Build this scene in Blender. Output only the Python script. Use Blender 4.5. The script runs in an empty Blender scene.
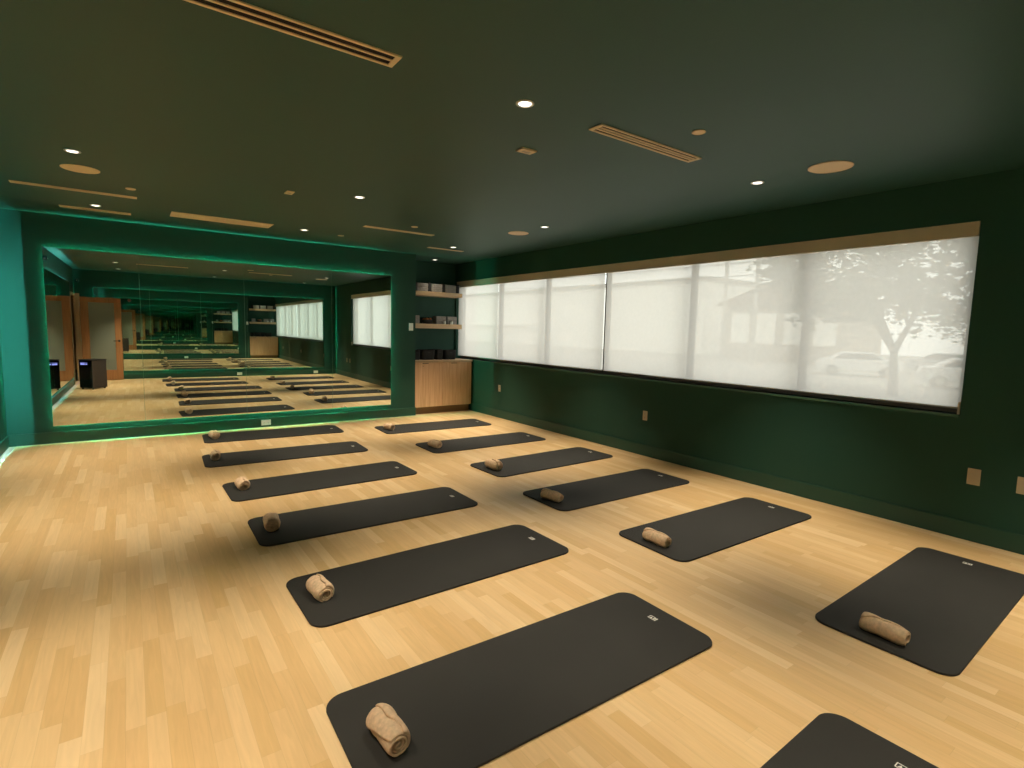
import bpy, bmesh, math, random
from mathutils import Matrix, Vector, noise
C = bpy.context.scene.collection
PI = math.pi
random.seed(7)

# ---------------------------------------------------------------- camera, world, exposure
cam_data = bpy.data.cameras.new('camera')
cam = bpy.data.objects.new('camera', cam_data)
C.objects.link(cam)
R = [[0.8125863384604881, 0.5815435983666586, 0.03886496810928284],
     [-0.5823207824278229, 0.8072380278035368, 0.0962770627953746],
     [0.024616029331010068, -0.1008653045730539, 0.9945955164957059]]   # columns: right, forward, up
m = Matrix.Identity(4)
for i in range(3):
    m[i][0] = R[i][0]; m[i][1] = R[i][2]; m[i][2] = -R[i][1]
m[0][3], m[1][3], m[2][3] = 0, 0, 1.57
cam.matrix_world = m
cam_data.sensor_width = 36
cam_data.lens = 533.1335 * 36 / 1024
cam_data.clip_start = 0.01
cam_data.clip_end = 300
bpy.context.scene.camera = cam

sc = bpy.context.scene
sc.view_settings.view_transform = 'Standard'
sc.view_settings.look = 'None'
sc.view_settings.gamma = 1
sc.view_settings.exposure = 0.0
sc.view_settings.use_curve_mapping = False
cy = sc.cycles
cy.max_bounces = 24; cy.glossy_bounces = 20; cy.diffuse_bounces = 5
cy.transmission_bounces = 12; cy.transparent_max_bounces = 16
cy.use_denoising = True
cy.sample_clamp_indirect = 6.0
cy.caustics_reflective = True; cy.caustics_refractive = False
cy.blur_glossy = 0.3

SKY = 2.62
w = bpy.data.worlds.new('World'); sc.world = w; w.use_nodes = True
nt = w.node_tree; nt.nodes.clear()
wo = nt.nodes.new('ShaderNodeOutputWorld'); bg = nt.nodes.new('ShaderNodeBackground')
tc = nt.nodes.new('ShaderNodeTexCoord'); nz = nt.nodes.new('ShaderNodeTexNoise'); rp = nt.nodes.new('ShaderNodeValToRGB')
nz.inputs['Scale'].default_value = 3.0; nz.inputs['Detail'].default_value = 5
nt.links.new(tc.outputs['Generated'], nz.inputs['Vector']); nt.links.new(nz.outputs['Fac'], rp.inputs['Fac'])
rp.color_ramp.elements[0].position = .35; rp.color_ramp.elements[0].color = (.93, .91, .88, 1)
rp.color_ramp.elements[1].position = .65; rp.color_ramp.elements[1].color = (1, .99, .98, 1)
nt.links.new(rp.outputs['Color'], bg.inputs['Color']); bg.inputs['Strength'].default_value = SKY
nt.links.new(bg.outputs[0], wo.inputs[0])

# light strengths (each lamp is made in its own builder below)
DOWN_W = 345.0
LED_FRONT = (0.03, 1.0, 0.60); LED_LEFT = (0.12, 0.70, 0.66)
LED_S = 980.0
TILT = -.009        # the mirror wall is not quite square to the window wall

# ---------------------------------------------------------------- room numbers
XL, XR, YF, YR, ZC = -1.24, 5.351, 8.719, -0.25, 2.839
XE, YA = 4.132, 9.45            # end of mirror wall, back of the shelf alcove
WY0, WY1, WZ0, WZ1 = 1.327, 9.40, 0.987, 2.495

# ---------------------------------------------------------------- materials
def mat(name, col, rough=.6, metal=0, spec=.5, bump=None, var=None, emis=None):
    M = bpy.data.materials.new(name); M.use_nodes = True
    n = M.node_tree; b = n.nodes['Principled BSDF']
    b.inputs['Base Color'].default_value = (*col, 1); b.inputs['Roughness'].default_value = rough
    b.inputs['Metallic'].default_value = metal; b.inputs['Specular IOR Level'].default_value = spec
    t = None
    if bump or var:
        t = n.nodes.new('ShaderNodeTexCoord')
    if var:
        s, amt = var
        z = n.nodes.new('ShaderNodeTexNoise'); z.inputs['Scale'].default_value = s; z.inputs['Detail'].default_value = 4
        r = n.nodes.new('ShaderNodeValToRGB'); n.links.new(t.outputs['Object'], z.inputs['Vector']); n.links.new(z.outputs['Fac'], r.inputs['Fac'])
        r.color_ramp.elements[0].position = .3; r.color_ramp.elements[1].position = .7
        r.color_ramp.elements[0].color = (*[c * (1 - amt) for c in col], 1); r.color_ramp.elements[1].color = (*[min(1, c * (1 + amt)) for c in col], 1)
        n.links.new(r.outputs['Color'], b.inputs['Base Color'])
    if bump:
        s, st = bump
        z = n.nodes.new('ShaderNodeTexNoise'); z.inputs['Scale'].default_value = s; z.inputs['Detail'].default_value = 3
        p = n.nodes.new('ShaderNodeBump'); p.inputs['Strength'].default_value = st; p.inputs['Distance'].default_value = .004
        n.links.new(t.outputs['Object'], z.inputs['Vector']); n.links.new(z.outputs['Fac'], p.inputs['Height']); n.links.new(p.outputs['Normal'], b.inputs['Normal'])
    if emis:
        b.inputs['Emission Color'].default_value = (*emis[0], 1); b.inputs['Emission Strength'].default_value = emis[1]
    return M

WALL_COL = (.0165, .070, .050)
m_wall = mat('green wall paint', WALL_COL, .62, spec=.3, bump=(180, .15))
m_base = mat('green baseboard enamel', (.017, .072, .051), .40, spec=.45)
m_ceil = mat('green ceiling paint', (.026, .083, .068), .50, spec=.38, bump=(150, .2))
m_beige = mat('beige metal', (.85, .66, .44), .5, spec=.4)
m_ivory = mat('ivory plastic', (.55, .44, .32), .45)
m_white = mat('white plastic', (.92, .91, .90), .4)
m_glow_strip = mat('painted floor glow', (.64, .44, .38), .6)  # pinkish so the LED glow on the floor edge reads white; no real trim
m_black = mat('matte black', (.008, .008, .009), .6)
m_gblack = mat('gloss black', (.006, .006, .008), .12)
m_hole = mat('vent darkness', (.012, .007, .004), .9)
m_mirror = mat('mirror silver', (.77, .85, .80), .0, metal=1)
m_medge = mat('polished mirror edge', (.30, .52, .42), .15, metal=.4)
m_mback = mat('mirror backing board', (.05, .06, .055), .7)
m_mat = mat('charcoal foam', (.026, .0245, .0225), .72, spec=.35, bump=(900, .35), var=(3, .10))
m_logo = mat('white print', (.80, .78, .72), .6)
m_towel = mat('tan terry cloth', (.80, .575, .385), .95, spec=.1, bump=(420, 1.0), var=(60, .14))
m_counter = mat('pale oak counter', (.55, .40, .25), .45, var=(12, .1))
m_fascia = mat('tan shade cassette', (.52, .46, .36), .55, spec=.3)
m_alu = mat('dark bronze frame', (.10, .085, .065), .5)
m_sill = mat('green painted sill', (.05, .14, .10), .2, spec=.7)
m_grey = mat('heather grey foam', (.27, .26, .255), .8, bump=(300, .6), var=(60, .2))
m_bfoam = mat('black foam', (.012, .012, .013), .75)
m_orange = mat('orange rubber', (.55, .16, .04), .6)
m_glassj = mat('clear jar glass', (.65, .7, .68), .08, spec=.6)
m_spk = mat('brown-grey speaker cloth', (.060, .046, .042), .8, bump=(600, .5))
m_chrome = mat('satin steel', (.55, .5, .42), .3, metal=1)
m_red = mat('red plastic', (.35, .02, .015), .35)
m_disp = mat('blue display', (.02, .02, .05), .2, emis=((.35, .35, 1), 1.4))
m_concrete = mat('pale pavement', (.42, .40, .36), .9, var=(1.5, .15))
m_grass = mat('dry lawn', (.20, .21, .10), .95, var=(4, .3))
m_stucco = mat('white stucco', (.90, .88, .83), .85)
m_roof = mat('brown roof', (.20, .15, .11), .9, var=(5, .2))
m_bark = mat('bark', (.10, .08, .06), .95, var=(8, .3))
m_leaf = mat('leaves', (.055, .075, .030), .8, var=(2, .4))
m_carw = mat('white car paint', (.80, .80, .80), .3)
m_carr = mat('silver car paint', (.45, .45, .46), .3)
m_carg = mat('car window', (.02, .02, .025), .08)
m_tyre = mat('tyre', (.02, .02, .02), .8)
m_hall = mat('hallway paint', (.10, .08, .06), .8)

def emission(name, col, s):
    M = bpy.data.materials.new(name); M.use_nodes = True; n = M.node_tree; n.nodes.clear()
    o = n.nodes.new('ShaderNodeOutputMaterial'); e = n.nodes.new('ShaderNodeEmission')
    e.inputs[0].default_value = (*col, 1); e.inputs[1].default_value = s
    n.links.new(e.outputs[0], o.inputs[0]); return M
m_led_f = emission('green led', LED_FRONT, LED_S)
m_led_l = emission('teal led', LED_LEFT, LED_S * 2.1)
m_lens = emission('warm lamp lens', (1, .93, .80), 3.5)

def wood(name, c1, c2, axis='Z', scale=1.0):
    M = bpy.data.materials.new(name); M.use_nodes = True; n = M.node_tree; b = n.nodes['Principled BSDF']
    t = n.nodes.new('ShaderNodeTexCoord'); mp = n.nodes.new('ShaderNodeMapping')
    s = [22 * scale] * 3; s['XYZ'.index(axis)] = 1.1 * scale
    mp.inputs['Scale'].default_value = s
    z = n.nodes.new('ShaderNodeTexNoise'); z.inputs['Scale'].default_value = 1.6; z.inputs['Detail'].default_value = 6; z.inputs['Distortion'].default_value = .6
    r = n.nodes.new('ShaderNodeValToRGB')
    r.color_ramp.elements[0].position = .3; r.color_ramp.elements[1].position = .72
    r.color_ramp.elements[0].color = (*c1, 1); r.color_ramp.elements[1].color = (*c2, 1)
    n.links.new(t.outputs['Object'], mp.inputs[0]); n.links.new(mp.outputs[0], z.inputs['Vector']); n.links.new(z.outputs['Fac'], r.inputs['Fac'])
    n.links.new(r.outputs['Color'], b.inputs['Base Color']); b.inputs['Roughness'].default_value = .48
    return M
m_oak = wood('oak veneer upright grain', (.60, .355, .20), (.77, .51, .315), 'Z')
m_oakx = wood('oak shelf grain', (.56, .38, .22), (.68, .49, .30), 'X')
m_kick = wood('oak toe kick', (.17, .10, .05), (.24, .14, .07), 'X')
m_door = wood('orange-brown door wood', (.42, .18, .07), (.56, .27, .115), 'Z')
m_jamb = wood('pale jamb wood', (.50, .34, .20), (.62, .45, .28), 'Z')

def floor_material():
    M = bpy.data.materials.new('maple strip floor'); M.use_nodes = True; n = M.node_tree; N = n.nodes; L = n.links
    b = N['Principled BSDF']
    def math_(op, a, bb=None, cc=None):
        q = N.new('ShaderNodeMath'); q.operation = op
        for i, v in enumerate((a, bb, cc)):
            if v is None: continue
            if isinstance(v, (int, float)): q.inputs[i].default_value = v
            else: L.new(v, q.inputs[i])
        return q.outputs[0]
    t = N.new('ShaderNodeTexCoord'); s = N.new('ShaderNodeSeparateXYZ'); L.new(t.outputs['Object'], s.inputs[0])
    W_, LN = .067, .62
    u = math_('DIVIDE', s.outputs['X'], W_); row = math_('FLOOR', u)
    wn = N.new('ShaderNodeTexWhiteNoise'); wn.noise_dimensions = '1D'; L.new(row, wn.inputs['W'])
    v = math_('ADD', math_('DIVIDE', s.outputs['Y'], LN), math_('MULTIPLY', wn.outputs['Value'], 7.0))
    pl = math_('FLOOR', v)
    cb = N.new('ShaderNodeCombineXYZ'); L.new(row, cb.inputs[0]); L.new(pl, cb.inputs[1])
    w2 = N.new('ShaderNodeTexWhiteNoise'); w2.noise_dimensions = '3D'; L.new(cb.outputs[0], w2.inputs['Vector'])
    r = N.new('ShaderNodeValToRGB'); L.new(w2.outputs['Value'], r.inputs['Fac'])
    e = r.color_ramp.elements
    e[0].position = 0; e[0].color = (.66, .425, .19, 1)
    e[1].position = 1; e[1].color = (.78, .56, .315, 1)
    k = e.new(.25); k.color = (.675, .44, .21, 1)
    k = e.new(.7); k.color = (.72, .488, .248, 1)
    # grain
    mp = N.new('ShaderNodeMapping'); mp.inputs['Scale'].default_value = (34, 2.2, 1); L.new(t.outputs['Object'], mp.inputs[0])
    ad = N.new('ShaderNodeVectorMath'); ad.operation = 'ADD'; L.new(mp.outputs[0], ad.inputs[0])
    cs = N.new('ShaderNodeVectorMath'); cs.operation = 'SCALE'; cs.inputs['Scale'].default_value = 13; L.new(w2.outputs['Color'], cs.inputs[0]); L.new(cs.outputs[0], ad.inputs[1])
    g = N.new('ShaderNodeTexNoise'); g.inputs['Scale'].default_value = 1.3; g.inputs['Detail'].default_value = 5; g.inputs['Distortion'].default_value = 1.2
    L.new(ad.outputs[0], g.inputs['Vector'])
    gr = N.new('ShaderNodeMapRange'); gr.inputs[1].default_value = .3; gr.inputs[2].default_value = .7; gr.inputs[3].default_value = .94; gr.inputs[4].default_value = 1.05
    L.new(g.outputs['Fac'], gr.inputs[0])
    # seams
    fu = math_('FRACT', u); du = math_('MINIMUM', fu, math_('SUBTRACT', 1.0, fu))
    fv = math_('FRACT', v); dv = math_('MULTIPLY', math_('MINIMUM', fv, math_('SUBTRACT', 1.0, fv)), LN / W_)
    d = math_('MINIMUM', du, dv)
    se = N.new('ShaderNodeMapRange'); se.inputs[1].default_value = .0; se.inputs[2].default_value = .02; se.inputs[3].default_value = .86; se.inputs[4].default_value = 1.0
    L.new(d, se.inputs[0])
    mul = math_('MULTIPLY', gr.outputs[0], se.outputs[0])
    vm = N.new('ShaderNodeVectorMath'); vm.operation = 'SCALE'; L.new(r.outputs['Color'], vm.inputs[0]); L.new(mul, vm.inputs['Scale'])
    L.new(vm.outputs[0], b.inputs['Base Color'])
    b.inputs['Roughness'].default_value = .42; b.inputs['Specular IOR Level'].default_value = .35
    return M
m_floor = floor_material()

def shade_material():
    M = bpy.data.materials.new('woven solar shade fabric'); M.use_nodes = True; n = M.node_tree; N = n.nodes; L = n.links; N.clear()
    o = N.new('ShaderNodeOutputMaterial')
    tl = N.new('ShaderNodeBsdfTranslucent'); df = N.new('ShaderNodeBsdfDiffuse'); tr = N.new('ShaderNodeBsdfTransparent')
    tl.inputs[0].default_value = (.81, .765, .725, 1); df.inputs[0].default_value = (.55, .50, .42, 1)
    tr.inputs[0].default_value = (1, .98, .94, 1)
    a = N.new('ShaderNodeMixShader'); a.inputs[0].default_value = .25; L.new(tl.outputs[0], a.inputs[1]); L.new(df.outputs[0], a.inputs[2])
    t = N.new('ShaderNodeTexCoord'); mp = N.new('ShaderNodeMapping'); mp.inputs['Scale'].default_value = (1, 1, 1); L.new(t.outputs['Object'], mp.inputs[0])
    z = N.new('ShaderNodeTexNoise'); z.inputs['Scale'].default_value = 28; z.inputs['Detail'].default_value = 4; L.new(mp.outputs[0], z.inputs['Vector'])
    mr = N.new('ShaderNodeMapRange'); mr.inputs[1].default_value = .3; mr.inputs[2].default_value = .7; mr.inputs[3].default_value = .15; mr.inputs[4].default_value = .18
    L.new(z.outputs['Fac'], mr.inputs[0])
    bb = N.new('ShaderNodeMixShader'); L.new(mr.outputs[0], bb.inputs[0]); L.new(a.outputs[0], bb.inputs[1]); L.new(tr.outputs[0], bb.inputs[2])
    L.new(bb.outputs[0], o.inputs[0]); return M
m_shade = shade_material()

def pane_material():
    M = bpy.data.materials.new('window glass'); M.use_nodes = True; n = M.node_tree; N = n.nodes; L = n.links; N.clear()
    o = N.new('ShaderNodeOutputMaterial'); tr = N.new('ShaderNodeBsdfTransparent'); gl = N.new('ShaderNodeBsdfGlossy'); mx = N.new('ShaderNodeMixShader')
    tr.inputs[0].default_value = (.93, .96, .94, 1); gl.inputs['Roughness'].default_value = .02; mx.inputs[0].default_value = .06
    L.new(tr.outputs[0], mx.inputs[1]); L.new(gl.outputs[0], mx.inputs[2]); L.new(mx.outputs[0], o.inputs[0]); return M
m_pane = pane_material()
def frosted():
    M = bpy.data.materials.new('frosted glass'); M.use_nodes = True; n = M.node_tree; N = n.nodes; L = n.links; N.clear()
    o = N.new('ShaderNodeOutputMaterial'); tl = N.new('ShaderNodeBsdfTranslucent'); df = N.new('ShaderNodeBsdfDiffuse'); gl = N.new('ShaderNodeBsdfGlossy')
    tl.inputs[0].default_value = (.45, .50, .44, 1); df.inputs[0].default_value = (.42, .45, .38, 1); gl.inputs['Roughness'].default_value = .38
    a = N.new('ShaderNodeMixShader'); a.inputs[0].default_value = .6; L.new(tl.outputs[0], a.inputs[1]); L.new(df.outputs[0], a.inputs[2])
    c = N.new('ShaderNodeMixShader'); c.inputs[0].default_value = .05; L.new(a.outputs[0], c.inputs[1]); L.new(gl.outputs[0], c.inputs[2])
    L.new(c.outputs[0], o.inputs[0]); return M
m_frost = frosted()

# ---------------------------------------------------------------- mesh helpers
def obj(name, bm, m_, parent=None, smooth=False, bevel=0):
    me = bpy.data.meshes.new(name)
    bmesh.ops.recalc_face_normals(bm, faces=bm.faces)
    if smooth:
        for f in bm.faces: f.smooth = True
    bm.to_mesh(me); bm.free()
    if m_: me.materials.append(m_)
    o = bpy.data.objects.new(name, me); C.objects.link(o)
    if parent: o.parent = parent
    if bevel:
        b = o.modifiers.new('bevel', 'BEVEL'); b.width = bevel; b.segments = 2; b.limit_method = 'ANGLE'
    return o
def box(bm, x0, x1, y0, y1, z0, z1):
    vs = [bm.verts.new((x, y, z)) for x in (x0, x1) for y in (y0, y1) for z in (z0, z1)]
    for a in ((0, 1, 3, 2), (4, 6, 7, 5), (0, 4, 5, 1), (2, 3, 7, 6), (0, 2, 6, 4), (1, 5, 7, 3)):
        bm.faces.new([vs[i] for i in a])
    return bm
def B(*bxs):
    bm = bmesh.new()
    for b_ in bxs: box(bm, *b_)
    return bm
def ring(bm, pts):
    return [bm.verts.new(p) for p in pts]
def lathe(prof, seg=32, bm=None, c=(0, 0, 0)):
    bm = bm or bmesh.new(); rs = []
    for r, z in prof:
        if r < 1e-6: rs.append([bm.verts.new((c[0], c[1], c[2] + z))])
        else: rs.append([bm.verts.new((c[0] + r * math.cos(2 * PI * i / seg), c[1] + r * math.sin(2 * PI * i / seg), c[2] + z)) for i in range(seg)])
    for a, b_ in zip(rs, rs[1:]):
        for i in range(seg):
            j = (i + 1) % seg
            if len(a) == 1 and len(b_) == 1: continue
            if len(a) == 1: bm.faces.new((a[0], b_[i], b_[j]))
            elif len(b_) == 1: bm.faces.new((a[i], a[j], b_[0]))
            else: bm.faces.new((a[i], a[j], b_[j], b_[i]))
    return bm
def tube(bm, p0, p1, r0, r1, seg=8):
    p0, p1 = Vector(p0), Vector(p1); d = (p1 - p0).normalized()
    u = d.orthogonal().normalized(); v = d.cross(u)
    a = [bm.verts.new(p0 + (u * math.cos(2 * PI * i / seg) + v * math.sin(2 * PI * i / seg)) * r0) for i in range(seg)]
    b_ = [bm.verts.new(p1 + (u * math.cos(2 * PI * i / seg) + v * math.sin(2 * PI * i / seg)) * r1) for i in range(seg)]
    for i in range(seg):
        j = (i + 1) % seg; bm.faces.new((a[i], a[j], b_[j], b_[i]))
    bm.faces.new(a[::-1]); bm.faces.new(b_)
def thing(name, label, cat, loc=(0, 0, 0), rz=0, group=None):
    o = bpy.data.objects.new(name, None); C.objects.link(o); o.location = loc; o.rotation_euler = (0, 0, rz)
    o.empty_display_size = .1
    o['label'] = label; o['category'] = cat
    if group: o['group'] = group
    return o
def tag(o, label, cat, group=None):
    o['label'] = label; o['category'] = cat
    if group: o['group'] = group
    return o
def struct(name, bm, m_, parent=None, label=None, **k):
    o = obj(name, bm, m_, parent, **k)
    if not parent: o['kind'] = 'structure'
    if label: o['label'] = label
    return o
def dup(root, loc, rz, label, group=None):
    r = root.copy(); C.objects.link(r); r.location = loc; r.rotation_euler = (0, 0, rz); r['label'] = label
    if group: r['group'] = group
    for ch in list(root.children):
        c = ch.copy(); C.objects.link(c); c.parent = r
        for g in ch.children:
            d = g.copy(); C.objects.link(d); d.parent = c
    return r

# ---------------------------------------------------------------- room shell
T = .2
struct('floor', B((XL - T, XR + T, YR - T, YA + T, -.12, 0)), m_floor, label='light maple strip flooring across the studio')
struct('ceiling', B((XL - T, XR + T, YR - T, YA + T, ZC, ZC + .15)), m_ceil, label='dark green painted ceiling')
def yf(x): return YF + math.tan(TILT) * (x - 1.4)
fw = B((XL - T, XE, YF, YA + T, 0, ZC))
for v in fw.verts:
    if abs(v.co.y - YF) < .01: v.co.y = yf(v.co.x)
struct('wall_front', fw, m_wall, label='green wall behind the large front mirror')
struct('wall_alcove', B((XE, XR, YA, YA + T, 0, ZC)), m_wall, label='green back wall of the shelf alcove')
struct('wall_rear', B((XL - T, XR + T, YR - T, YR, 0, ZC)), m_wall, label='green wall behind the camera, seen in the mirror')
struct('wall_right', B((XR, XR + T, YR, WY0, 0, ZC), (XR, XR + T, WY1, YA, 0, ZC), (XR, XR + T, WY0, WY1, 0, WZ0), (XR, XR + T, WY0, WY1, WZ1, ZC)), m_wall, label='long green wall below and above the window')
DY0, DY1, DZ = .02, .95, 2.16       # doorway in the left wall
struct('wall_left', B((XL - T, XL, DY1, YF, 0, ZC), (XL - T, XL, YR, DY0, 0, ZC), (XL - T, XL, DY0, DY1, DZ, ZC)), m_wall, label='green wall on the left side')
def baseboard(name, x0, x1, y0, y1, label):
    return struct(name, B((x0, x1, y0, y1, 0, .148)), m_base, label=label, bevel=.006)
fb = baseboard('baseboard_front', XL - 1.4, XE + .010 - 1.4, -.014, .003, 'green baseboard under the front mirror')
fb.location = (1.4, YF, 0); fb.rotation_euler = (0, 0, TILT)
baseboard('baseboard_right', XR - .014, XR, YR, YF + .02, 'green baseboard below the window wall')
baseboard('baseboard_left', XL, XL + .014, 1.02, YF - .014, 'green baseboard on the left wall')
baseboard('baseboard_rear', XL, XR - .014, YR, YR + .014, 'green baseboard on the rear wall')
struct('glow_strip_1', B((XL + .014, XL + .075, .0, YF - .014, 0, .004)), m_glow_strip, label='added pale strip standing in for light along the foot of the left wall')  # added strip, stands in for LED light on the bare floor
t2 = struct('glow_strip_2', B((XL + .075 - 1.4, XE - 1.4, -.034, -.014, 0, .004)), m_glow_strip, label='thin added strip painting the pale line of light along the foot of the front wall')
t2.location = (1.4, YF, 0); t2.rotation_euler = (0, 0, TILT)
# hallway beyond the doorway
struct('wall_hallway', B((XL - 1.6, XL - 1.5, -.6, 1.6, 0, ZC), (XL - 1.5, XL - T, 1.5, 1.6, 0, ZC), (XL - 1.5, XL - T, -.6, -.5, 0, ZC), (XL - 1.5, XL - T, -.5, 1.5, -.1, 0), (XL - 1.5, XL - T, -.5, 1.5, 2.6, 2.7)), m_hall, label='dim hallway beyond the door')
# door frame (proud of the wall) and door leaf standing open against the rear wall
dr = bpy.data.objects.new('door_1', None); C.objects.link(dr); dr['kind'] = 'structure'; dr['label'] = 'orange-brown wooden door with frosted glass, standing open'
dr.location = (-1.12, .03, 0); dr.rotation_euler = (0, 0, math.radians(-2))
LW, LT = .83, .045
obj('door_stile', B((0, .165, -LT, 0, .012, 2.14)), m_door, dr, bevel=.004)
obj('door_stile', B((LW - .14, LW, -LT, 0, .012, 2.14)), m_door, dr, bevel=.004)
obj('door_rail', B((.165, LW - .14, -LT, 0, 2.01, 2.14)), m_door, dr, bevel=.004)
obj('door_rail', B((.165, LW - .14, -LT, 0, .012, .27)), m_door, dr, bevel=.004)
obj('glass_panel', B((.165, LW - .14, -LT + .016, -.016, .27, 2.01)), m_frost, dr)
bm = bmesh.new(); tube(bm, (LW - .06, -.001, 1.03), (LW - .06, .05, 1.03), .012, .012, 12); tube(bm, (LW - .055, .045, 1.03), (LW - .18, .045, 1.03), .010, .008, 10)
h = obj('door_handle', bm, m_black, dr, smooth=True)
bm = bmesh.new(); tube(bm, (LW - .06, 0, 1.03), (LW - .06, .008, 1.03), .028, .028, 20)
obj('handle_rose', bm, m_black, h)
for z in (.25, 1.05, 1.95):
    bm = bmesh.new(); tube(bm, (-.006, -.01, z - .05), (-.006, -.01, z + .05), .009, .009, 10); obj('hinge', bm, m_chrome, dr)
struct('trim_3', B((XL - T, XL + .115, -.06, DY0, 0, DZ + .06), (XL - T, XL + .03, DY1, DY1 + .06, 0, DZ + .06), (XL - T, XL + .03, DY0, DY1, DZ, DZ + .06)), m_jamb, label='pale wood frame of the doorway')

# ---------------------------------------------------------------- mirrors standing off the wall with light strips behind
def mirror(name, label, length, zlo, zhi, seams, led_mat, loc, rz, inset=.046, far_end=True):
    """local frame: x along the wall, y = out of the wall, z up; wall plane is y = 0"""
    t = thing(name, label, 'mirror', loc, rz)
    off, thk = .020, .006
    obj('backing_board', B((.14, length - .14, .0005, off - .002, zlo + .14, zhi - .14)), m_mback, t)
    edges = [0] + seams + [length]
    for a, b_ in zip(edges, edges[1:]):
        bm = B((a + .0015, b_ - .0015, off, off + thk, zlo, zhi))
        p = obj('mirror_panel', bm, m_mirror, t)
        p.data.materials.append(m_medge)
        for f in p.data.polygons:
            if abs(f.normal.y) < .5: f.material_index = 1
    for s in seams:
        obj('seam_strip', B((s - .0014, s + .0014, off + .001, off + thk - .0003, zlo + .001, zhi - .001)), m_medge, t)
    i = inset; y0, y1 = .002, .004
    for bx, nrm in (((i, length - i, y0, y1, zhi - i - .004, zhi - i), (0, 0, 1)), ((i, length - i, y0, y1, zlo + i, zlo + i + .004), (0, 0, -1)),
                    ((i, i + .004, y0, y1, zlo + i + .01, zhi - i - .01), (-1, 0, 0)), ((length - i - .004, length - i, y0, y1, zlo + i + .01, zhi - i - .01), (1, 0, 0))):
        if nrm == (1, 0, 0) and not far_end: continue
        ls = obj('led_strip', B(bx), m_white, t); ls.data.materials.append(led_mat)      # only the outward face gives light
        for f in ls.data.polygons:
            if f.normal.dot(Vector(nrm)) > .9: f.material_index = 1
    return t
# front: wall normal -y  -> rotate by 180deg, local x runs toward -X
FX0, FX1 = -.81, 3.666
mirror('wall_mirror', 'large wall mirror in panels on the far wall, edged with green backlight', FX1 - FX0, .224, 2.438,
       [FX1 - 2.665, FX1 - 1.401, FX1 - .147], m_led_f, (FX1, yf(FX1), 0), PI + TILT)
mirror('wall_mirror', 'long wall mirror on the left wall beside the doorway, edged with teal backlight', 8.15 - 1.05, .20, 2.438,
       [1.2, 2.4, 3.6, 4.8, 6.0], m_led_l, (XL, 8.15, 0), -PI / 2, far_end=False)
mirror('wall_mirror', 'wide mirror behind the open glass door, seen only by reflection', 4.96 + .85, .224, 2.40,
       [1.2, 2.4, 3.6, 4.75], m_led_f, (-.85, YR, 0), 0)

# ---------------------------------------------------------------- window
wroot = bpy.data.objects.new('window_1', None); C.objects.link(wroot); wroot['kind'] = 'structure'; wroot['label'] = 'long horizontal strip window behind roller shades'
wroot.location = (XR, 0, 0)
ys = [WY0, 2.60, 3.93, 5.335, 6.655, 7.985, WY1]
fr = [(.13, .19, WY0, WY1, WZ0, WZ0 + .05), (.13, .19, WY0, WY1, WZ1 - .05, WZ1)]
obj('window_frame', B(*fr, (.13, .19, WY0, WY0 + .05, WZ0 + .05, WZ1 - .05), (.13, .19, WY1 - .05, WY1, WZ0 + .05, WZ1 - .05)), m_alu, wroot)
for y in ys[1:-1]:
    obj('mullion', B((.13, .19, y + .015, y + .075, WZ0 + .05, WZ1 - .05)), m_alu, wroot)
for a, b_ in zip(ys, ys[1:]):
    obj('window_pane', B((.158, .164, a + (.05 if a == WY0 else .075), b_ + (-.05 if b_ == WY1 else .015), WZ0 + .05, WZ1 - .05)), m_pane, wroot)
struct('trim_4', B((XR - .018, XR + .13, WY0 - .0, WY1, WZ0 - .022, WZ0)), m_sill, label='glossy green window sill')
def shade(y0, y1, label):
    t = thing('roller_shade', label, 'window shade', (XR, (y0 + y1) / 2, WZ0), 0, 'roller shades over the window')
    hw = (y1 - y0) / 2
    top, bot = WZ1 - WZ0 - .02, .045
    bm = bmesh.new(); ny, nz_ = int((y1 - y0) / .05), 14
    vs = [[bm.verts.new((.050 + .004 * math.sin(3.1 * (yy := -hw + 2 * hw * i / ny) + y0) * (1 - j / nz_), yy, bot + (top - bot) * j / nz_)) for i in range(ny + 1)] for j in range(nz_ + 1)]
    for j in range(nz_):
        for i in range(ny): bm.faces.new((vs[j][i], vs[j][i + 1], vs[j + 1][i + 1], vs[j + 1][i]))
    obj('shade_fabric', bm, m_shade, t, smooth=True)
    bm = bmesh.new(); tube(bm, (.050, -hw, bot), (.050, hw, bot), .007, .007, 8); obj('hem_bar', bm, mat('hem fabric', (.5, .46, .38), .8), t, smooth=True)
    bm = bmesh.new(); tube(bm, (.07, -hw, top - .03), (.07, hw, top - .03), .028, .028, 14); obj('roller_tube', bm, m_fascia, t, smooth=True)
    return t
shade(WY0 + .012, 5.312, 'cream roller shade over the nearest three bays, right of the bright gap')
shade(5.352, 7.970, 'cream roller shade over two middle bays, left of the bright gap')
shade(7.974, WY1 - .012, 'cream roller shade over the farthest bay beside the shelves')
tag(obj('shade_cassette', B((.004, .034, WY0 + .006, WY1 - .004, WZ1 - .115, WZ1 - .003), (.034, .10, WY0 + .006, WY1 - .004, WZ1 - .014, WZ1 - .003)), m_fascia), 'long tan fascia box across the top of the window', 'shade fascia').location = (XR, 0, 0)
tag(obj('shade_bracket', B((.004, .026, -.008, .008, 0, .10)), m_ivory, bevel=.003), 'small tan bracket at the lower right corner of the window', 'bracket').location = (XR, WY0 + .012, WZ0)

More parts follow.
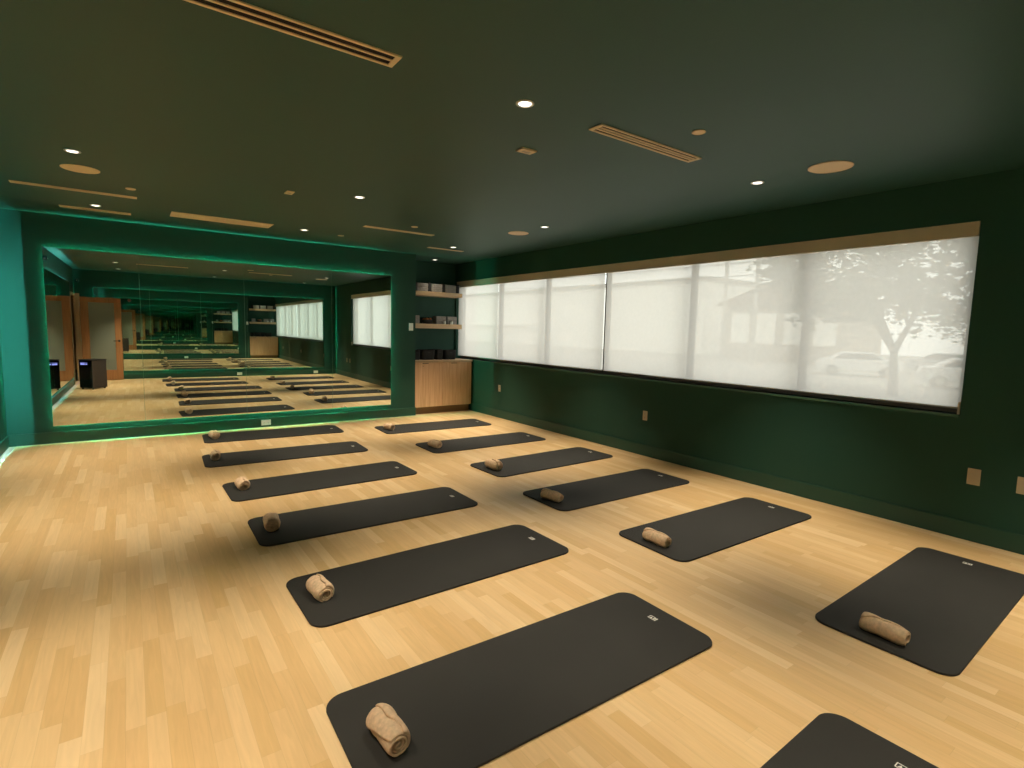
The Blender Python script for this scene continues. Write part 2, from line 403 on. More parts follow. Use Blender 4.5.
# ---------------------------------------------------------------- wall plates
def plate(name, label, cat, loc, rz, w_, h_, kind, mm):
    t = thing(name, label, cat, loc, rz)
    obj('cover_plate', B((-w_ / 2, w_ / 2, 0, .006, -h_ / 2, h_ / 2)), mm, t, bevel=.0025)
    if kind == 'rocker':
        n_ = max(1, round(w_ / .05) - 1) if w_ > .1 else 1
        for k in range(n_):
            cx = (k - (n_ - 1) / 2) * .046
            obj('rocker', B((cx - .016, cx + .016, .005, .010, -.033, .033)), mm, t, bevel=.002)
    elif kind == 'duplex':
        for s in (-1, 1):
            if h_ > w_: bx = (-.016, .016, .005, .008, s * .024 - .014, s * .024 + .014)
            else: bx = (s * .030 - .018, s * .030 + .018, .005, .008, -.016, .016)
            r_ = obj('socket', B(bx), mm, t, bevel=.002)
            cx, cz = (bx[0] + bx[1]) / 2, (bx[4] + bx[5]) / 2
            obj('slots', B((cx - .007, cx - .0045, .0078, .0086, cz - .004, cz + .005), (cx + .0045, cx + .007, .0078, .0086, cz - .004, cz + .005), (cx - .0025, cx + .0025, .0078, .0086, cz - .011, cz - .007)), m_black, r_)
    elif kind == 'blank':
        for s in (-1, 1):
            obj('screw', B((-.003, .003, .0055, .0068, s * .04 - .003, s * .04 + .003)), mm, t)
    return t
RW = PI / 2
plate('wall_outlet', 'tan outlet low on the window wall nearest the cabinet corner', 'outlet', (XR, 7.806, .528), RW, .072, .118, 'duplex', m_ivory)
plate('wall_outlet', 'tan outlet low on the window wall under its middle', 'outlet', (XR, 4.487, .519), RW, .074, .122, 'duplex', m_ivory)
plate('wall_plate', 'tan square plate low on the window wall below the window corner', 'wall plate', (XR, 1.197, .513), RW, .082, .128, 'blank', m_ivory)
plate('wall_plate', 'tan plate cut by the right edge of the picture', 'wall plate', (XR, .905, .513), RW, .082, .128, 'blank', m_ivory)
plate('light_switch', 'white light switch beside the lower shelf', 'light switch', (4.045, yf(4.045), 1.58), PI + TILT, .082, .13, 'rocker', m_white)
plate('wall_outlet', 'white horizontal outlet in the baseboard under the front mirror', 'outlet', (1.66, yf(1.66) - .014, .073), PI + TILT, .135, .082, 'duplex', m_white)
plate('wall_outlet', 'white outlet in the rear baseboard, right one seen in the mirror', 'outlet', (4.70, YR + .014, .073), 0, .135, .082, 'duplex', m_white)
plate('wall_outlet', 'white outlet in the rear baseboard, left one seen in the mirror', 'outlet', (2.50, YR + .014, .073), 0, .135, .082, 'duplex', m_white)

# ---------------------------------------------------------------- cabinet, shelves and what stands on them
cab = thing('cabinet', 'low oak veneer cabinet with two doors filling the alcove', 'cabinet', (XE + .008, YF + .008, 0))
CW = 1.185
obj('cabinet_body', B((0, CW, .022, YA - YF - .012, .13, .945)), m_oak, cab)
obj('toe_kick', B((.0, CW - .02, .06, .08, 0, .13)), m_kick, cab)
d1 = obj('door', B((.003, CW / 2 - .03, 0, .02, .133, .935)), m_oak, cab, bevel=.0015)
d2 = obj('door', B((CW / 2 - .026, CW - .003, 0, .02, .133, .935)), m_oak, cab, bevel=.0015)
for d_, x in ((d1, .21), (d2, .80)):
    obj('finger_pull', B((x - .06, x + .06, -.003, .002, .922, .934)), m_alu, d_)
obj('lock', lathe([(0, 0), (.007, 0), (.007, .004), (0, .004)], 12), m_black, d1).matrix_local = Matrix.Translation((.16, -.001, .88)) @ Matrix.Rotation(PI / 2, 4, 'X')
obj('countertop', B((-.004, CW + .012, -.012, YA - YF - .012, .947, .982)), m_counter, cab, bevel=.003)
SHY = YF + .43
def shelf(z0, z1, label):
    return tag(obj('wall_shelf', B((XE + .003, XR - .01, SHY, YA - .003, z0, z1)), m_oakx, bevel=.003), label, 'shelf', 'oak shelves in the alcove')
shelf(2.170, 2.250, 'upper thick oak shelf in the alcove')
shelf(1.560, 1.648, 'lower thick oak shelf in the alcove')
# yoga blocks
def block_bm(w_=.235, d_=.15, h_=.075):
    return B((-w_ / 2, w_ / 2, -d_ / 2, d_ / 2, 0, h_))
gb = obj('yoga_block', block_bm(), m_grey, bevel=.008); first = [gb]
def block(x, y, z, label, src, group, s=(1, 1, 1), rot=0, flag=None):
    o = src if flag else src.copy()
    if not flag: C.objects.link(o)
    o.location = (x, y, z); o.scale = s; o.rotation_euler = (0, 0, rot)
    return tag(o, label, 'yoga block', group)
names = ['left', 'middle', 'right']
ZU, ZL, ZT = 2.2505, 1.6485, .9825
for i, x in enumerate((4.50, 4.80, 5.10)):
    for k in range(2):
        block(x, SHY + .10, ZU + k * .0755, f'{"upper" if k else "lower"} grey foam block of the {names[i]} stack on the top shelf', gb, 'grey blocks on the top shelf', flag=(i == 0 and k == 0))
bb_ = obj('yoga_block', B((-.03, .03, -.09, .09, 0, .165)), m_bfoam, bevel=.007)
for i, x in enumerate((4.345, 4.65, 4.95, 5.26)):
    block(x, SHY + .12, ZU, ['upright black block at the left end of the top shelf', 'upright black block between left and middle grey stacks on the top shelf', 'upright black block between middle and right grey stacks on the top shelf', 'upright black block at the right end of the top shelf'][i], bb_, 'black blocks on the top shelf', flag=(i == 0))
for (x, n_, lab) in ((4.39, 2, 'left end of the lower shelf'), (4.92, 2, 'lower shelf just right of the black basket'), (5.16, 2, 'right end of the lower shelf')):
    for k in range(n_):
        block(x, SHY + .14, ZL + k * .0755, f'{"upper" if k else "lower"} grey foam block stacked at the {lab}' if 'end' in lab else f'{"upper" if k else "lower"} grey foam block stacked on the {lab}', gb, 'grey blocks on the lower shelf', s=(.9 if x > 4.5 else .62, 1, 1))
# black basket with an orange ball roll
bk = thing('basket', 'black round basket on the lower shelf holding something orange', 'basket', (4.645, SHY + .12, ZL))
obj('bowl', lathe([(0, 0), (.08, 0), (.10, .03), (.112, .075), (.104, .075), (.094, .034), (.075, .008), (0, .008)], 32), m_bfoam, bk, smooth=True)
for sx in (-1, 1):
    bm = bmesh.new(); tube(bm, (sx * .105, 0, .07), (sx * .125, 0, .058), .012, .010, 8); obj('handle', bm, m_bfoam, bk)
bm = bmesh.new()
for k in range(4):
    bmesh.ops.create_uvsphere(bm, u_segments=16, v_segments=10, radius=.032, matrix=Matrix.Translation((-.05 + .034 * k, .02 * (-1) ** k, .075 + .006 * (k % 2))))
tag(obj('massage_ball', bm, m_orange, smooth=True), 'orange balls heaped in the black basket', 'massage balls')
o_ = bpy.data.objects['massage_ball']; o_['kind'] = 'stuff'; o_.location = (4.645, SHY + .12, ZL)
cv = B((-.075, .075, -.035, .035, 0, .115)); tag(obj('yoga_block', cv, m_bfoam, bevel=.008), 'black foam block behind the round basket on the lower shelf', 'yoga block').location = (4.66, SHY + .26, ZL)
# small glass jars
jar = thing('glass_jar', 'small clear jar on the lower shelf, left of two', 'jar', (4.98, SHY + .035, ZL), 0, 'glass jars on the lower shelf')
obj('jar_body', lathe([(0, 0), (.024, 0), (.026, .01), (.026, .05), (.021, .058), (.0, .058)], 20), m_glassj, jar, smooth=True)
obj('lid', lathe([(0, .058), (.022, .058), (.022, .068), (0, .068)], 20), m_chrome, jar)
dup(jar, (5.13, SHY + .035, ZL), 0, 'small clear jar on the lower shelf, right of two')
# black bins on the counter
def bin_(x, w_, h_, label):
    t = thing('storage_bin', label, 'storage bin', (x, YF + .30, ZT), 0, 'black bins on the cabinet')
    bm = bmesh.new(); n_ = 24; rs = []
    for (sx, z) in ((.90, 0), (1, h_ * .5), (1.0, h_), (.93, h_), (.90, h_ * .5), (.84, .01)):
        rr = []
        for i in range(n_):
            a = 2 * PI * i / n_; ca, sa = math.cos(a), math.sin(a); e = .35
            rr.append(bm.verts.new((math.copysign(abs(ca) ** e, ca) * w_ / 2 * sx, math.copysign(abs(sa) ** e, sa) * .12 * sx, z)))
        rs.append(rr)
    for a, b_ in zip(rs, rs[1:]):
        for i in range(n_): bm.faces.new((a[i], a[(i + 1) % n_], b_[(i + 1) % n_], b_[i]))
    bm.faces.new(rs[0][::-1]); bm.faces.new(rs[-1])
    obj('bin_body', bm, m_bfoam, t)
    bm = bmesh.new(); tube(bm, (-.03, -.122, h_ * .72), (.03, -.122, h_ * .72), .006, .006, 8); obj('handle', bm, m_black, t)
    return t
bin_(4.27, .13, .175, 'black bin at the left end of the cabinet top')
bin_(4.50, .28, .185, 'widest black bin, second from the left on the cabinet top')
bin_(4.735, .14, .19, 'tall black bin, third from the left on the cabinet top')
bin_(4.965, .26, .178, 'black bin at the right end of the row on the cabinet top')

# ---------------------------------------------------------------- exercise mats
ML, MW, MT = 1.81, .645, .012
def mat_mesh():
    bm = bmesh.new(); r = .085; pts = []
    for cx, cy_, a0 in ((ML / 2 - r, MW / 2 - r, 0), (-ML / 2 + r, MW / 2 - r, 90), (-ML / 2 + r, -MW / 2 + r, 180), (ML / 2 - r, -MW / 2 + r, 270)):
        for k in range(11):
            a = math.radians(a0 + 9 * k); pts.append((cx + r * math.cos(a), cy_ + r * math.sin(a), math.cos(a), math.sin(a)))
    prof = [(-.002, 0), (0, .002), (0, MT - .003), (-.001, MT - .001), (-.003, MT)]
    rs = [[bm.verts.new((x + nx * o, y + ny * o, z)) for x, y, nx, ny in pts] for o, z in prof]
    n_ = len(pts)
    for a, b_ in zip(rs, rs[1:]):
        for i in range(n_): bm.faces.new((a[i], a[(i + 1) % n_], b_[(i + 1) % n_], b_[i]))
    bm.faces.new(rs[0][::-1]); bm.faces.new(rs[-1]); return bm
def logo_mesh():
    """two slanted strokes beside a small square holding an angled mark"""
    bm = bmesh.new(); z0, z1 = MT - .0005, MT + .0006
    def poly(ps):
        a = [bm.verts.new((x, y, z0)) for x, y in ps]; b_ = [bm.verts.new((x, y, z1)) for x, y in ps]
        n_ = len(ps)
        for i in range(n_): bm.faces.new((a[i], a[(i + 1) % n_], b_[(i + 1) % n_], b_[i]))
        bm.faces.new(a[::-1]); bm.faces.new(b_)
    def bar(x0, y0, x1, y1, t=.005):
        d = Vector((x1 - x0, y1 - y0)).normalized() * t / 2; p = Vector((-d.y, d.x))
        poly([(x0 + p.x, y0 + p.y), (x0 - p.x, y0 - p.y), (x1 - p.x, y1 - p.y), (x1 + p.x, y1 + p.y)])
    s = .021
    poly([(-s, .045), (s, .045), (s, .036), (-s, .036)]); poly([(-s, .031), (s, .031), (s, .023), (-s, .023)])
    bar(-s, .018, s, .018, .005); bar(-s, -.022, s, -.022, .005); bar(-s + .002, .018, -s + .002, -.022, .005); bar(s - .002, .018, s - .002, -.022, .005)
    poly([(-.012, .010), (.013, -.002), (-.012, -.014)])
    return bm
mp_ = thing('exercise_mat', '', 'exercise mat'); obj('mat_body', mat_mesh(), m_mat, mp_); lg = obj('logo', logo_mesh(), m_logo, mp_); lg.scale = (.72, -.72, 1); lg.location = (ML / 2 - .115, .02, 0); lg['label'] = 'small white printed square logo'
MATS = [  # x, y, rotation, label
 (1.495, 1.796, -.020, 'large black mat front and centre, its near left corner below the frame'),
 (1.62, 3.02, .010, 'black mat second from the front in the left row'),
 (1.61, 4.245, -.015, 'black mat third in the left row, towel coil facing out'),
 (1.588, 5.435, .014, 'black mat fourth from the front in the left row'),
 (1.538, 6.77, -.046, 'black mat second nearest the front mirror in the left row'),
 (1.67, 8.11, -.054, 'black mat nearest the front mirror, left row'),
 (3.95, 7.58, -.042, 'black mat nearest the cabinet, right row'),
 (3.975, 6.175, -.013, 'black mat second nearest the cabinet in the right row'),
 (4.05, 4.90, .030, 'black mat third from the cabinet in the right row'),
 (3.92, 3.69, -.010, 'black mat fourth from the cabinet in the right row'),
 (3.94, 2.455, -.020, 'black mat second from the front in the right row'),
 (3.95, 1.01, .023, 'black mat reaching the right edge of the picture'),
 (1.45, .575, .020, 'black mat cut off by the bottom edge of the picture')]
for i, (x, y, a, lab) in enumerate(MATS):
    if i == 0: mp_.location = (x, y, .0005); mp_.rotation_euler = (0, 0, a); mp_['label'] = lab; mp_['group'] = 'exercise mats in two rows'
    else: dup(mp_, (x, y, .0005), a, lab, 'exercise mats in two rows')

# ---------------------------------------------------------------- rolled towels
def towel_mesh(seed, Lh=.115, Ro=.056, lean=0.5, lump=1.0, tuck=.010, fill=.80):
    """A long cloth rolled up: one continuous spiral sheet with real thickness; axis = local y."""
    rnd = random.Random(seed); turns = 3.3; th = Ro / (turns + .55)
    nA, nT = 150, 26
    bm = bmesh.new(); off = Vector((seed * 3.1, seed * 1.7, 0))
    def P(u, v, side):
        ang = u * turns * 2 * PI; k = u * turns
        r = th * (.35 + k) + (th * fill if side else 0)
        r = min(r, Ro * 1.02)
        t = v * 2 - 1
        edge = 1 - .16 * abs(t) ** 6                                   # soft rounded ends
        end = Lh * (1 + .045 * math.sin(ang * .5 + seed) * (1 if u < .8 else .5))
        # inner turns are tucked in a little
        end -= (1 - u) * tuck
        y = t * end
        a = ang + seed + lean * t * (u ** 3)
        n_ = noise.noise(Vector((math.cos(a) * 1.3, math.sin(a) * 1.3, y * 14)) + off)
        n2 = noise.noise(Vector((math.cos(a) * 3, math.sin(a) * 3, y * 40)) + off)
        rr = r * edge * (1 + .07 * lump * n_ * u + .025 * n2 * u)
        rr *= 1 - .06 * lump * math.exp(-((t - .15) / .22) ** 2) * u          # waist
        z = math.sin(a) * rr; x = math.cos(a) * rr * 1.04
        return (x, y, z)
    grid = {}
    for side in (0, 1):
        for i in range(nA + 1):
            for j in range(nT + 1):
                grid[side, i, j] = bm.verts.new(P(i / nA, j / nT, side))
    for side in (0, 1):
        for i in range(nA):
            for j in range(nT):
                bm.faces.new((grid[side, i, j], grid[side, i + 1, j], grid[side, i + 1, j + 1], grid[side, i, j + 1]))
    for i in range(nA):
        for j in (0, nT):
            bm.faces.new((grid[0, i, j], grid[0, i + 1, j], grid[1, i + 1, j], grid[1, i, j]))
    for j in range(nT):
        for i in (0, nA):
            bm.faces.new((grid[0, i, j], grid[0, i, j + 1], grid[1, i, j + 1], grid[1, i, j]))
    zmin = sorted(v.co.z for v in bm.verts)[len(bm.verts) // 60]
    for v in bm.verts: v.co.z = max(v.co.z, zmin) - zmin               # settles flat on the mat
    # loose outer wrap edge: a thin diagonal flap laid over the roll
    return bm
def flap_mesh(seed, Lh, Ro, slope, lump=1.0):
    bm = bmesh.new(); nA, nT = 22, 24; g = {}
    for s in (0, 1):
        for i in range(nA + 1):
            for j in range(nT + 1):
                t = j / nT * 2 - 1
                a1 = 1.35 + slope * t + .12 * math.sin(5 * t + seed)
                a = -.75 + (a1 + .75) * i / nA
                tip = min(1, (nA - i) / 3); u_ = .25 + .75 * math.sqrt(tip)
                edge = 1 - .16 * abs(t) ** 6
                n_ = noise.noise(Vector((math.cos(a) * 1.3, math.sin(a) * 1.3, t * Lh * 14)) + Vector((seed * 3.1, 0, 1)))
                r = (Ro * 1.0 + (.0065 * u_ if s else -.006)) * edge * (1 + .05 * lump * n_) * (1 - .05 * lump * math.exp(-((t - .15) / .22) ** 2))
                g[s, i, j] = bm.verts.new((math.cos(a) * r * 1.03, t * Lh * .97, math.sin(a) * r + Ro * .95))
    for s in (0, 1):
        for i in range(nA):
            for j in range(nT): bm.faces.new((g[s, i, j], g[s, i + 1, j], g[s, i + 1, j + 1], g[s, i, j + 1]))
    for i in range(nA):
        for j in (0, nT): bm.faces.new((g[0, i, j], g[0, i + 1, j], g[1, i + 1, j], g[1, i, j]))
    for j in range(nT):
        for i in (0, nA): bm.faces.new((g[0, i, j], g[0, i, j + 1], g[1, i, j + 1], g[1, i, j]))
    return bm
variants = []
for seed, Lh, Ro, lean, lump, slope in ((1, .096, .049, .5, 1.0, .35), (2, .097, .049, -.4, .7, -.3), (3, .106, .044, .8, 1.3, .9), (5, .100, .054, -.7, 1.0, -.8)):
    t = thing('rolled_towel', '', 'towel')
    body = obj('towel_roll', towel_mesh(seed, Lh, Ro, lean=lean, lump=lump, tuck=-.022 if seed == 5 else .004, fill=.52 if seed == 5 else .66), m_towel, t, smooth=True)
    obj('towel_flap', flap_mesh(seed, Lh, Ro, slope, lump), m_towel, t, smooth=True)
    variants.append(t)
zt = MT + .0005
TOW = [  # x, y, rot, variant, label
 (.738, 1.775, .06, 0, 'tan rolled towel on the large front mat'),
 (.845, 3.03, .10, 1, 'tan rolled towel on the second mat of the left row'),
 (.835, 4.28, -.12, 3, 'tan rolled towel with its coil turned outward, third mat of the left row'),
 (.825, 5.49, .05, 1, 'tan rolled towel on the fourth mat of the left row'),
 (.755, 6.84, -.10, 0, 'tan rolled towel on the left row mat second nearest the mirror'),
 (.89, 8.12, .12, 3, 'tan rolled towel on the left row mat nearest the mirror'),
 (3.18, 7.60, .20, 0, 'tan rolled towel on the mat nearest the cabinet'),
 (3.22, 6.17, .18, 1, 'tan rolled towel on the second mat from the cabinet'),
 (3.28, 4.87, .10, 3, 'tan rolled towel on the third mat from the cabinet'),
 (3.13, 3.67, .22, 2, 'olive-tan rolled towel on the fourth mat from the cabinet'),
 (3.15, 2.475, .0, 2, 'tan rolled towel on the second mat of the right row, hollow end showing'),
 (3.175, 1.0, -.02, 2, 'tan rolled towel with diagonal crease on the mat at the right edge'),
 (.70, .60, .05, 1, 'tan rolled towel on the mat cut off by the frame bottom')]
used = set()
for x, y, a, v, lab in TOW:
    if v not in used:
        used.add(v); t = variants[v]; t.location = (x, y, zt); t.rotation_euler = (0, 0, a); t['label'] = lab; t['group'] = 'rolled towels on the mats'
    else: dup(variants[v], (x, y, zt), a, lab, 'rolled towels on the mats')

# ---------------------------------------------------------------- ceiling fixtures
def downlight(x, y, label, power=DOWN_W, first=[None]):
    t = thing('downlight', label, 'ceiling light', (x, y, ZC), 0, 'recessed ceiling downlights')
    obj('trim_ring', lathe([(.036, -.001), (.041, -.006), (.052, -.004), (.053, 0), (.036, 0)], 32), m_white, t, smooth=True)
    obj('lamp_lens', lathe([(0, -.0035), (.036, -.0035), (.036, -.001), (0, -.001)], 32), m_lens, t)
    ld = bpy.data.lights.new('downlight_lamp', 'SPOT'); ld.energy = power * (1.5 if (x > 4 and 7 < y < 8) else 1); ld.color = (1, .865, .65)
    ld.spot_size = math.radians(67); ld.spot_blend = 1.0; ld.shadow_soft_size = .035
    lo = bpy.data.objects.new('downlight_lamp', ld); C.objects.link(lo); lo.parent = t; lo.location = (0, 0, -.02)
    return t
for x, y, lab in ((1.865, 2.53, 'bright downlight above the front centre of the room'),
                  (4.30, 2.55, 'small downlight near the round speaker on the right'),
                  (1.91, 5.31, 'downlight over the middle of the left mat row'),
                  (-.29, 5.38, 'downlight beside the round speaker on the left'),
                  (-.24, 7.70, 'downlight beside the narrow slot vent near the left corner'),
                  (1.98, 7.61, 'downlight right of the wide blank vent, near the mirror wall'),
                  (4.21, 5.24, 'downlight beside the far round speaker'),
                  (4.20, 7.50, 'downlight beside the short slot vent near the window wall'),
                  (-.28, 2.55, 'downlight above the left wall mirror, outside the picture'),
                  (1.87, .25, 'downlight over the rear of the room, seen by reflection'),
                  (4.27, .25, 'downlight over the rear right corner, seen by reflection'),
                  (-.28, .75, 'added downlight in front of the open door, there to light it')):  # last one is an extra lamp, put in to brighten the reflected door
    downlight(x, y, lab)
downlight(4.71, 9.10, 'small downlight inside the shelf alcove', 30)
def disc(name, x, y, r, label, cat, group, holes=False):
    t = thing(name, label, cat, (x, y, ZC), 0, group)
    obj('rim', lathe([(r - .008, -.002), (r - .006, -.007), (r, -.004), (r, 0), (r - .008, 0)], 48), m_beige, t, smooth=True)
    obj('cover' if r < .1 else 'grille', lathe([(0, -.005), (r - .010, -.004), (r - .008, -.001), (0, -.001)], 48), m_beige, t)
    return t
disc('ceiling_speaker', 4.31, 1.985, .15, 'round beige speaker grille in the ceiling at upper right', 'speaker', 'round ceiling speakers')
disc('ceiling_speaker', -.275, 5.955, .135, 'round beige speaker grille in the ceiling at the left', 'speaker', 'round ceiling speakers')
disc('ceiling_speaker', 4.22, 5.80, .135, 'far round beige speaker grille in the ceiling toward the cabinet', 'speaker', 'round ceiling speakers')
for x, y, lab in ((2.97, 2.178, 'beige sprinkler cover right of the slotted vent'), (.075, 6.50, 'beige sprinkler cover at the left, beside the long slot vent'),
                  (3.0, 6.36, 'beige sprinkler cover above the slot vent near the cabinet'), (2.50, 7.70, 'beige sprinkler cover close to the mirror wall')):
    disc('sprinkler_cover', x, y, .043, lab, 'sprinkler cover', 'sprinkler covers')
def sq(x, y, w_, d_, label):
    t = thing('ceiling_sensor', label, 'sensor', (x, y, ZC)); obj('housing', B((-w_ / 2, w_ / 2, -d_ / 2, d_ / 2, -.010, 0)), m_beige, t, bevel=.002)
    obj('sensor_window', B((-w_ / 4, w_ / 4, -d_ / 5, d_ / 5, -.0115, -.0099)), m_ivory, t)
sq(2.345, 3.15, .125, .085, 'beige rectangular sensor behind the bright front downlight'); sq(1.318, 5.58, .07, .12, 'beige square sensor over the middle of the left mat row')
def vent(x0, x1, y0, y1, slots, label, cat='air vent'):
    t = thing('ceiling_vent', label, cat, ((x0 + x1) / 2, (y0 + y1) / 2, ZC), 0, 'linear ceiling vents')
    hx, hy = (x1 - x0) / 2, (y1 - y0) / 2; b_ = .016
    obj('dark_recess', B((-hx + b_, hx - b_, -hy + b_, hy - b_, -.0018, -.0005)), m_hole, t)
    obj('frame', B((-hx, hx, -hy, -hy + b_, -.007, 0), (-hx, hx, hy - b_, hy, -.007, 0), (-hx, -hx + b_ * 1.6, -hy + b_, hy - b_, -.007, 0), (hx - b_ * 1.6, hx, -hy + b_, hy - b_, -.007, 0)), m_beige, t)
    n_ = slots - 1; inner = 2 * hy - 2 * b_
    for k in range(n_):
        yc = -hy + b_ + inner * (k + 1) / slots
        obj('slat', B((-hx + b_ * 1.6, hx - b_ * 1.6, yc - .007, yc + .007, -.007, -.001)), m_beige, t)
vent(.10, 1.10, 2.475, 2.600, 2, 'slotted beige vent cut by the top edge of the picture')
vent(2.405, 3.415, 2.465, 2.580, 3, 'slotted beige vent at the upper centre right')
vent(-.845, .13, 6.885, 6.975, 2, 'slotted beige vent at the far left of the ceiling')
vent(-.575, .085, 7.955, 8.075, 2, 'short slotted beige vent close to the left end of the mirror wall')
vent(2.49, 3.465, 6.71, 6.80, 2, 'slotted beige vent left of the far round speaker')
vent(3.905, 4.535, 7.74, 7.82, 2, 'short slotted beige vent near the cabinet')
tv = thing('ceiling_panel', 'wide blank beige ceiling panel in front of the mirror wall', 'ceiling panel', (1.015, 7.63, ZC))
obj('frame', B((-.55, .55, -.165, -.145, -.008, 0), (-.55, .55, .145, .165, -.008, 0), (-.55, -.53, -.145, .145, -.008, 0), (.53, .55, -.145, .145, -.008, 0)), m_beige, tv)
obj('plate', B((-.53, .53, -.145, .145, -.005, 0)), m_beige, tv)

# ---------------------------------------------------------------- things seen by reflection
sp = thing('floor_speaker', 'black floor speaker box with a small blue display, by the door in reflection', 'speaker', (-.80, 2.02, 0), math.radians(42))
sp.scale = (.9, .9, 1)
obj('body', B((-.185, .185, -.21, .20, .03, .655)), m_spk, sp, bevel=.012)
obj('front_panel', B((-.18, .18, .201, .212, .035, .65)), m_gblack, sp, bevel=.004)
obj('top_lid', B((-.19, .19, -.215, .215, .656, .675)), m_black, sp, bevel=.006)
dsp = obj('display', B((-.13, -.01, .2125, .2145, .555, .59), (.01, .06, .2125, .2145, .56, .585)), m_disp, sp); dsp['label'] = 'small lit blue display'
obj('status_bar', B((-.13, .06, .2125, .2145, .603, .607)), m_disp, dsp)
for sx in (-.14, .14):
    for sy in (-.17, .17):
        obj('foot', lathe([(0, 0), (.02, 0), (.022, .031), (0, .031)], 14), m_black, sp).location = (sx, sy, 0)
def wspk(x, y, z, rz, label):
    t = thing('wall_speaker', label, 'speaker', (x, y, z), rz, 'small black wall fixtures')
    tr = Matrix.Rotation(-PI / 2, 4, 'X')
    o = obj('housing', lathe([(0, 0), (.06, 0), (.075, .03), (.072, .08), (.055, .11), (0, .12)], 24), m_black, t, smooth=True); o.matrix_local = tr; t.scale = (.6, .6, .6)
    o = obj('lens', lathe([(0, .121), (.018, .121), (.018, .128), (0, .132)], 14), m_ivory, t); o.matrix_local = tr
wspk(XL, 4.9, 2.62, -PI / 2, 'small black round fixture high on the left wall above its mirror')
wspk(-1.17, YR, 2.55, 0, 'small black round fixture high in the corner above the door')
fa = thing('fire_alarm', 'small dark red round alarm by the top corner of the open door', 'alarm', (-.10, YR + .041, 2.10), 0)
o = obj('base', lathe([(0, 0), (.055, 0), (.055, .03), (0, .03)], 24), m_black, fa, smooth=False); o.matrix_local = Matrix.Rotation(-PI / 2, 4, 'X')
o = obj('bell', lathe([(0, .0301), (.036, .0301), (.030, .045), (0, .05)], 24), m_red, fa, smooth=True); o.matrix_local = Matrix.Rotation(-PI / 2, 4, 'X')

# ---------------------------------------------------------------- outside, seen through the shades
G = -.72
struct('ground', B((XR + T + .01, 90, -40, 90, G - .2, G)), m_concrete, label='pale car park outside')
tag(obj('lawn_strip', B((XR + T + 6, 23, -30, 80, G, G + .05)), m_grass), 'dry lawn strip between the window and the parked cars', 'lawn')
bpy.data.objects['lawn_strip']['kind'] = 'stuff'
def car(x, y, rz, paint, label):
    t = thing('car', label, 'car', (x, y, G), rz)
    prof = [(-2.2, .35), (-2.25, .75), (-2.1, .95), (-1.3, 1.02), (-.75, 1.45), (.9, 1.47), (1.6, 1.05), (2.15, .98), (2.25, .7), (2.2, .35)]
    bm = bmesh.new(); s = []
    for sy, inset in ((-.85, 0), (.85, 0)):
        s.append([bm.verts.new((x_, sy * (.82 if z_ > 1.2 else 1), z_)) for x_, z_ in prof])
    n_ = len(prof)
    for i in range(n_): bm.faces.new((s[0][i], s[0][(i + 1) % n_], s[1][(i + 1) % n_], s[1][i]))
    bm.faces.new(s[0][::-1]); bm.faces.new(s[1])
    obj('body', bm, paint, t, bevel=.05)
    for sy in (-1, 1):
        bm = bmesh.new()
        a = [bm.verts.new((x_, sy * y_, z_)) for x_, y_, z_ in ((-1.15, .845, 1.04), (-.72, .73, 1.38), (.82, .73, 1.40), (1.35, .845, 1.06))]
        b_ = [bm.verts.new((v.co.x, v.co.y + sy * .02, v.co.z)) for v in a]
        bm.faces.new(a); bm.faces.new(b_)
        for i in range(4): bm.faces.new((a[i], a[(i + 1) % 4], b_[(i + 1) % 4], b_[i]))
        obj('side_window', bm, m_carg, t)
        for wx in (-1.4, 1.4):
            bm = bmesh.new(); tube(bm, (wx, sy * .68, .33), (wx, sy * .88, .33), .33, .33, 20); wh = obj('wheel', bm, m_tyre, t)
            bm = bmesh.new(); tube(bm, (wx, sy * .88, .33), (wx, sy * .89, .33), .18, .18, 14); obj('hubcap', bm, m_chrome, wh)
    return t
car(36.5, 14.2, math.radians(115), m_carw, 'white car parked under the tree, faint through the nearest shade')
car(32.5, 7.6, math.radians(110), m_carw, 'white car at the right edge of the window, faint through the shade')
car(43.5, 11.5, math.radians(95), m_carr, 'silver car between the two white ones, faint through the shade')
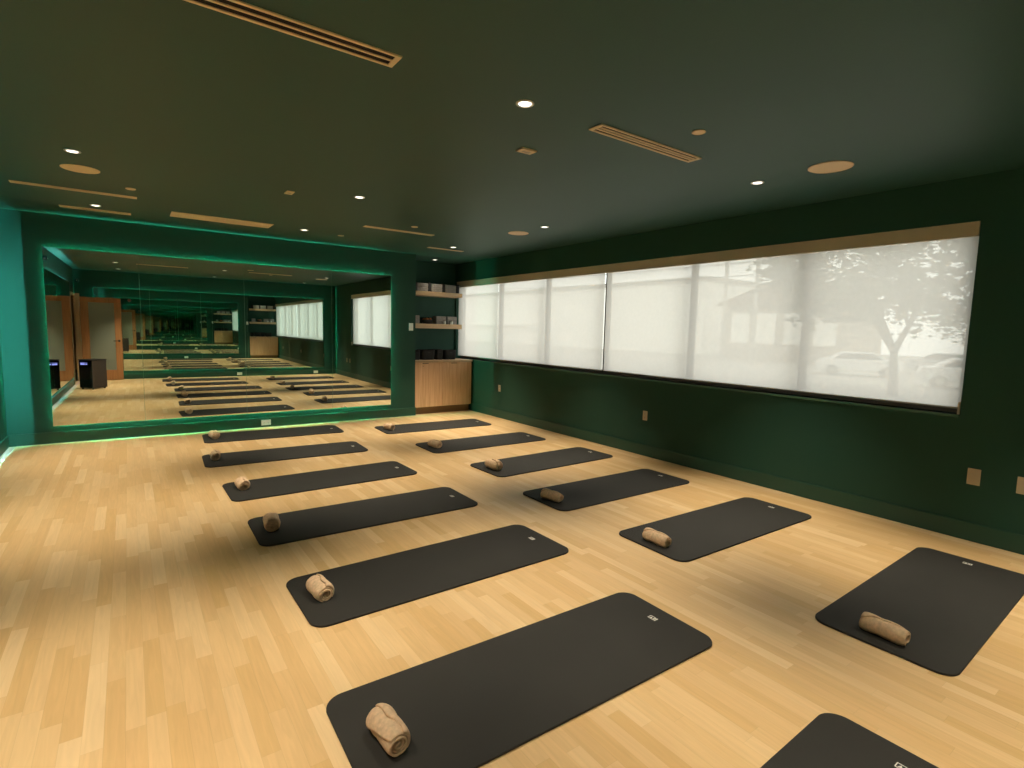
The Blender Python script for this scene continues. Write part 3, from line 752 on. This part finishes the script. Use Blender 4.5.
def tree(x, y, h_, rad, z0, label, seed, n_leaf):
    rnd = random.Random(seed)
    t = thing('tree', label, 'tree', (x, y, G), 0)
    bm = bmesh.new()
    def grow(p, d, ln, r, lvl):
        e = p + d * ln; tube(bm, p, e, r, r * .7, 7)
        if lvl == 0: return
        for k in range(3 if lvl > 1 else 2):
            nd = (d + Vector((rnd.uniform(-.8, .8), rnd.uniform(-.8, .8), rnd.uniform(-.1, .35)))).normalized()
            grow(e, nd, ln * rnd.uniform(.66, .84), r * .66, lvl - 1)
    grow(Vector((0, 0, 0)), Vector((0, .05, 1)).normalized(), h_ * .22, .024 * h_, 4)
    obj('trunk', bm, m_bark, t)
    bm = bmesh.new(); cl = []
    for k in range(46):
        a = rnd.uniform(0, 2 * PI); q = math.sqrt(rnd.random()) * rad
        cl.append(Vector((math.cos(a) * q, math.sin(a) * q, z0 + (h_ - z0) * rnd.random() * (1 - .55 * (q / rad) ** 2))))
    for k in range(n_leaf):
        c = rnd.choice(cl) + Vector([rnd.gauss(0, rad * .15), rnd.gauss(0, rad * .15), rnd.gauss(0, rad * .10)])
        s = rnd.uniform(.10, .24); q = Matrix.Rotation(rnd.uniform(0, 6), 3, 'Z') @ Matrix.Rotation(rnd.uniform(0, 3), 3, 'X')
        vs = [bm.verts.new(c + q @ Vector(v_)) for v_ in ((-s, 0, 0), (0, -s * .5, .02), (s, 0, 0), (0, s * .5, .02))]
        bm.faces.new(vs)
    f = obj('foliage', bm, m_leaf, t); f['kind'] = 'stuff'
    return t
tree(25, 8.4, 8.2, 4.6, 3.6, 'large spreading tree outside behind the nearest shade', 4, 9500)
tree(66, 14.0, 8.0, 4.4, 2.5, 'tree right of the gabled building outside', 15, 5000)
bl = thing('building', 'pale gabled building outside, faint through the second shade bay', 'building', (47, 25.7, G), math.radians(0))
obj('wall', B((0, 8, -6, 4.6, 0, 5.2)), mat('tan stucco', (.42, .37, .31), .9), bl)
bm = bmesh.new(); pr = [(-7, 5.1), (-1, 7.4), (5.4, 5.1)]
a = [bm.verts.new((-.8, y_, z_)) for y_, z_ in pr]; b_ = [bm.verts.new((8.5, y_, z_)) for y_, z_ in pr]
for i in range(3): bm.faces.new((a[i], a[(i + 1) % 3], b_[(i + 1) % 3], b_[i]))
bm.faces.new(a[::-1]); bm.faces.new(b_); obj('roof', bm, m_roof, bl)
for y_ in (-4.7, -2.2, .4, 2.9):
    obj('window', B((-.06, .02, y_ - .9, y_ + .9, 1.6, 4.4)), m_stucco, bl)
lb = thing('building', 'long low white building outside, faint through the far left shades', 'building', (52, 88, G))
obj('wall', B((0, 12, -52, 52, 0, 8.2)), m_stucco, lb)
obj('parapet', B((-.25, 12.2, -52.3, 52.3, 8.2, 8.7)), m_concrete, lb)
obj('canopy', B((-1.2, -.01, -20, -4, 3.0, 3.3)), m_stucco, lb)
for k, (x, y) in enumerate(((39, 22.6), (39, 25.2))):
    t = thing('utility_pole', ['pale pole outside, right of two in front of the gabled building', 'pale pole outside, left of two in front of the gabled building'][k], 'pole', (x, y, G), 0, 'poles outside')
    bm = bmesh.new(); tube(bm, (0, 0, 0), (0, 0, 10), .17, .13, 10); obj('pole', bm, m_concrete, t)
    obj('crossarm', B((-.06, .06, -.9, .9, 9.2, 9.35)), m_bark, t)
for k, z in enumerate((6.3, 7.3)):
    bm = bmesh.new(); pts = [Vector((39.7, -10 + 5 * i, z + .012 * (i - 7) ** 2)) for i in range(15)]
    for p_, q_ in zip(pts, pts[1:]): tube(bm, p_, q_, .035, .035, 5)
    tag(obj('power_line', bm, m_black), ['lower overhead wire outside', 'upper overhead wire outside'][k], 'wire', 'overhead wires outside')
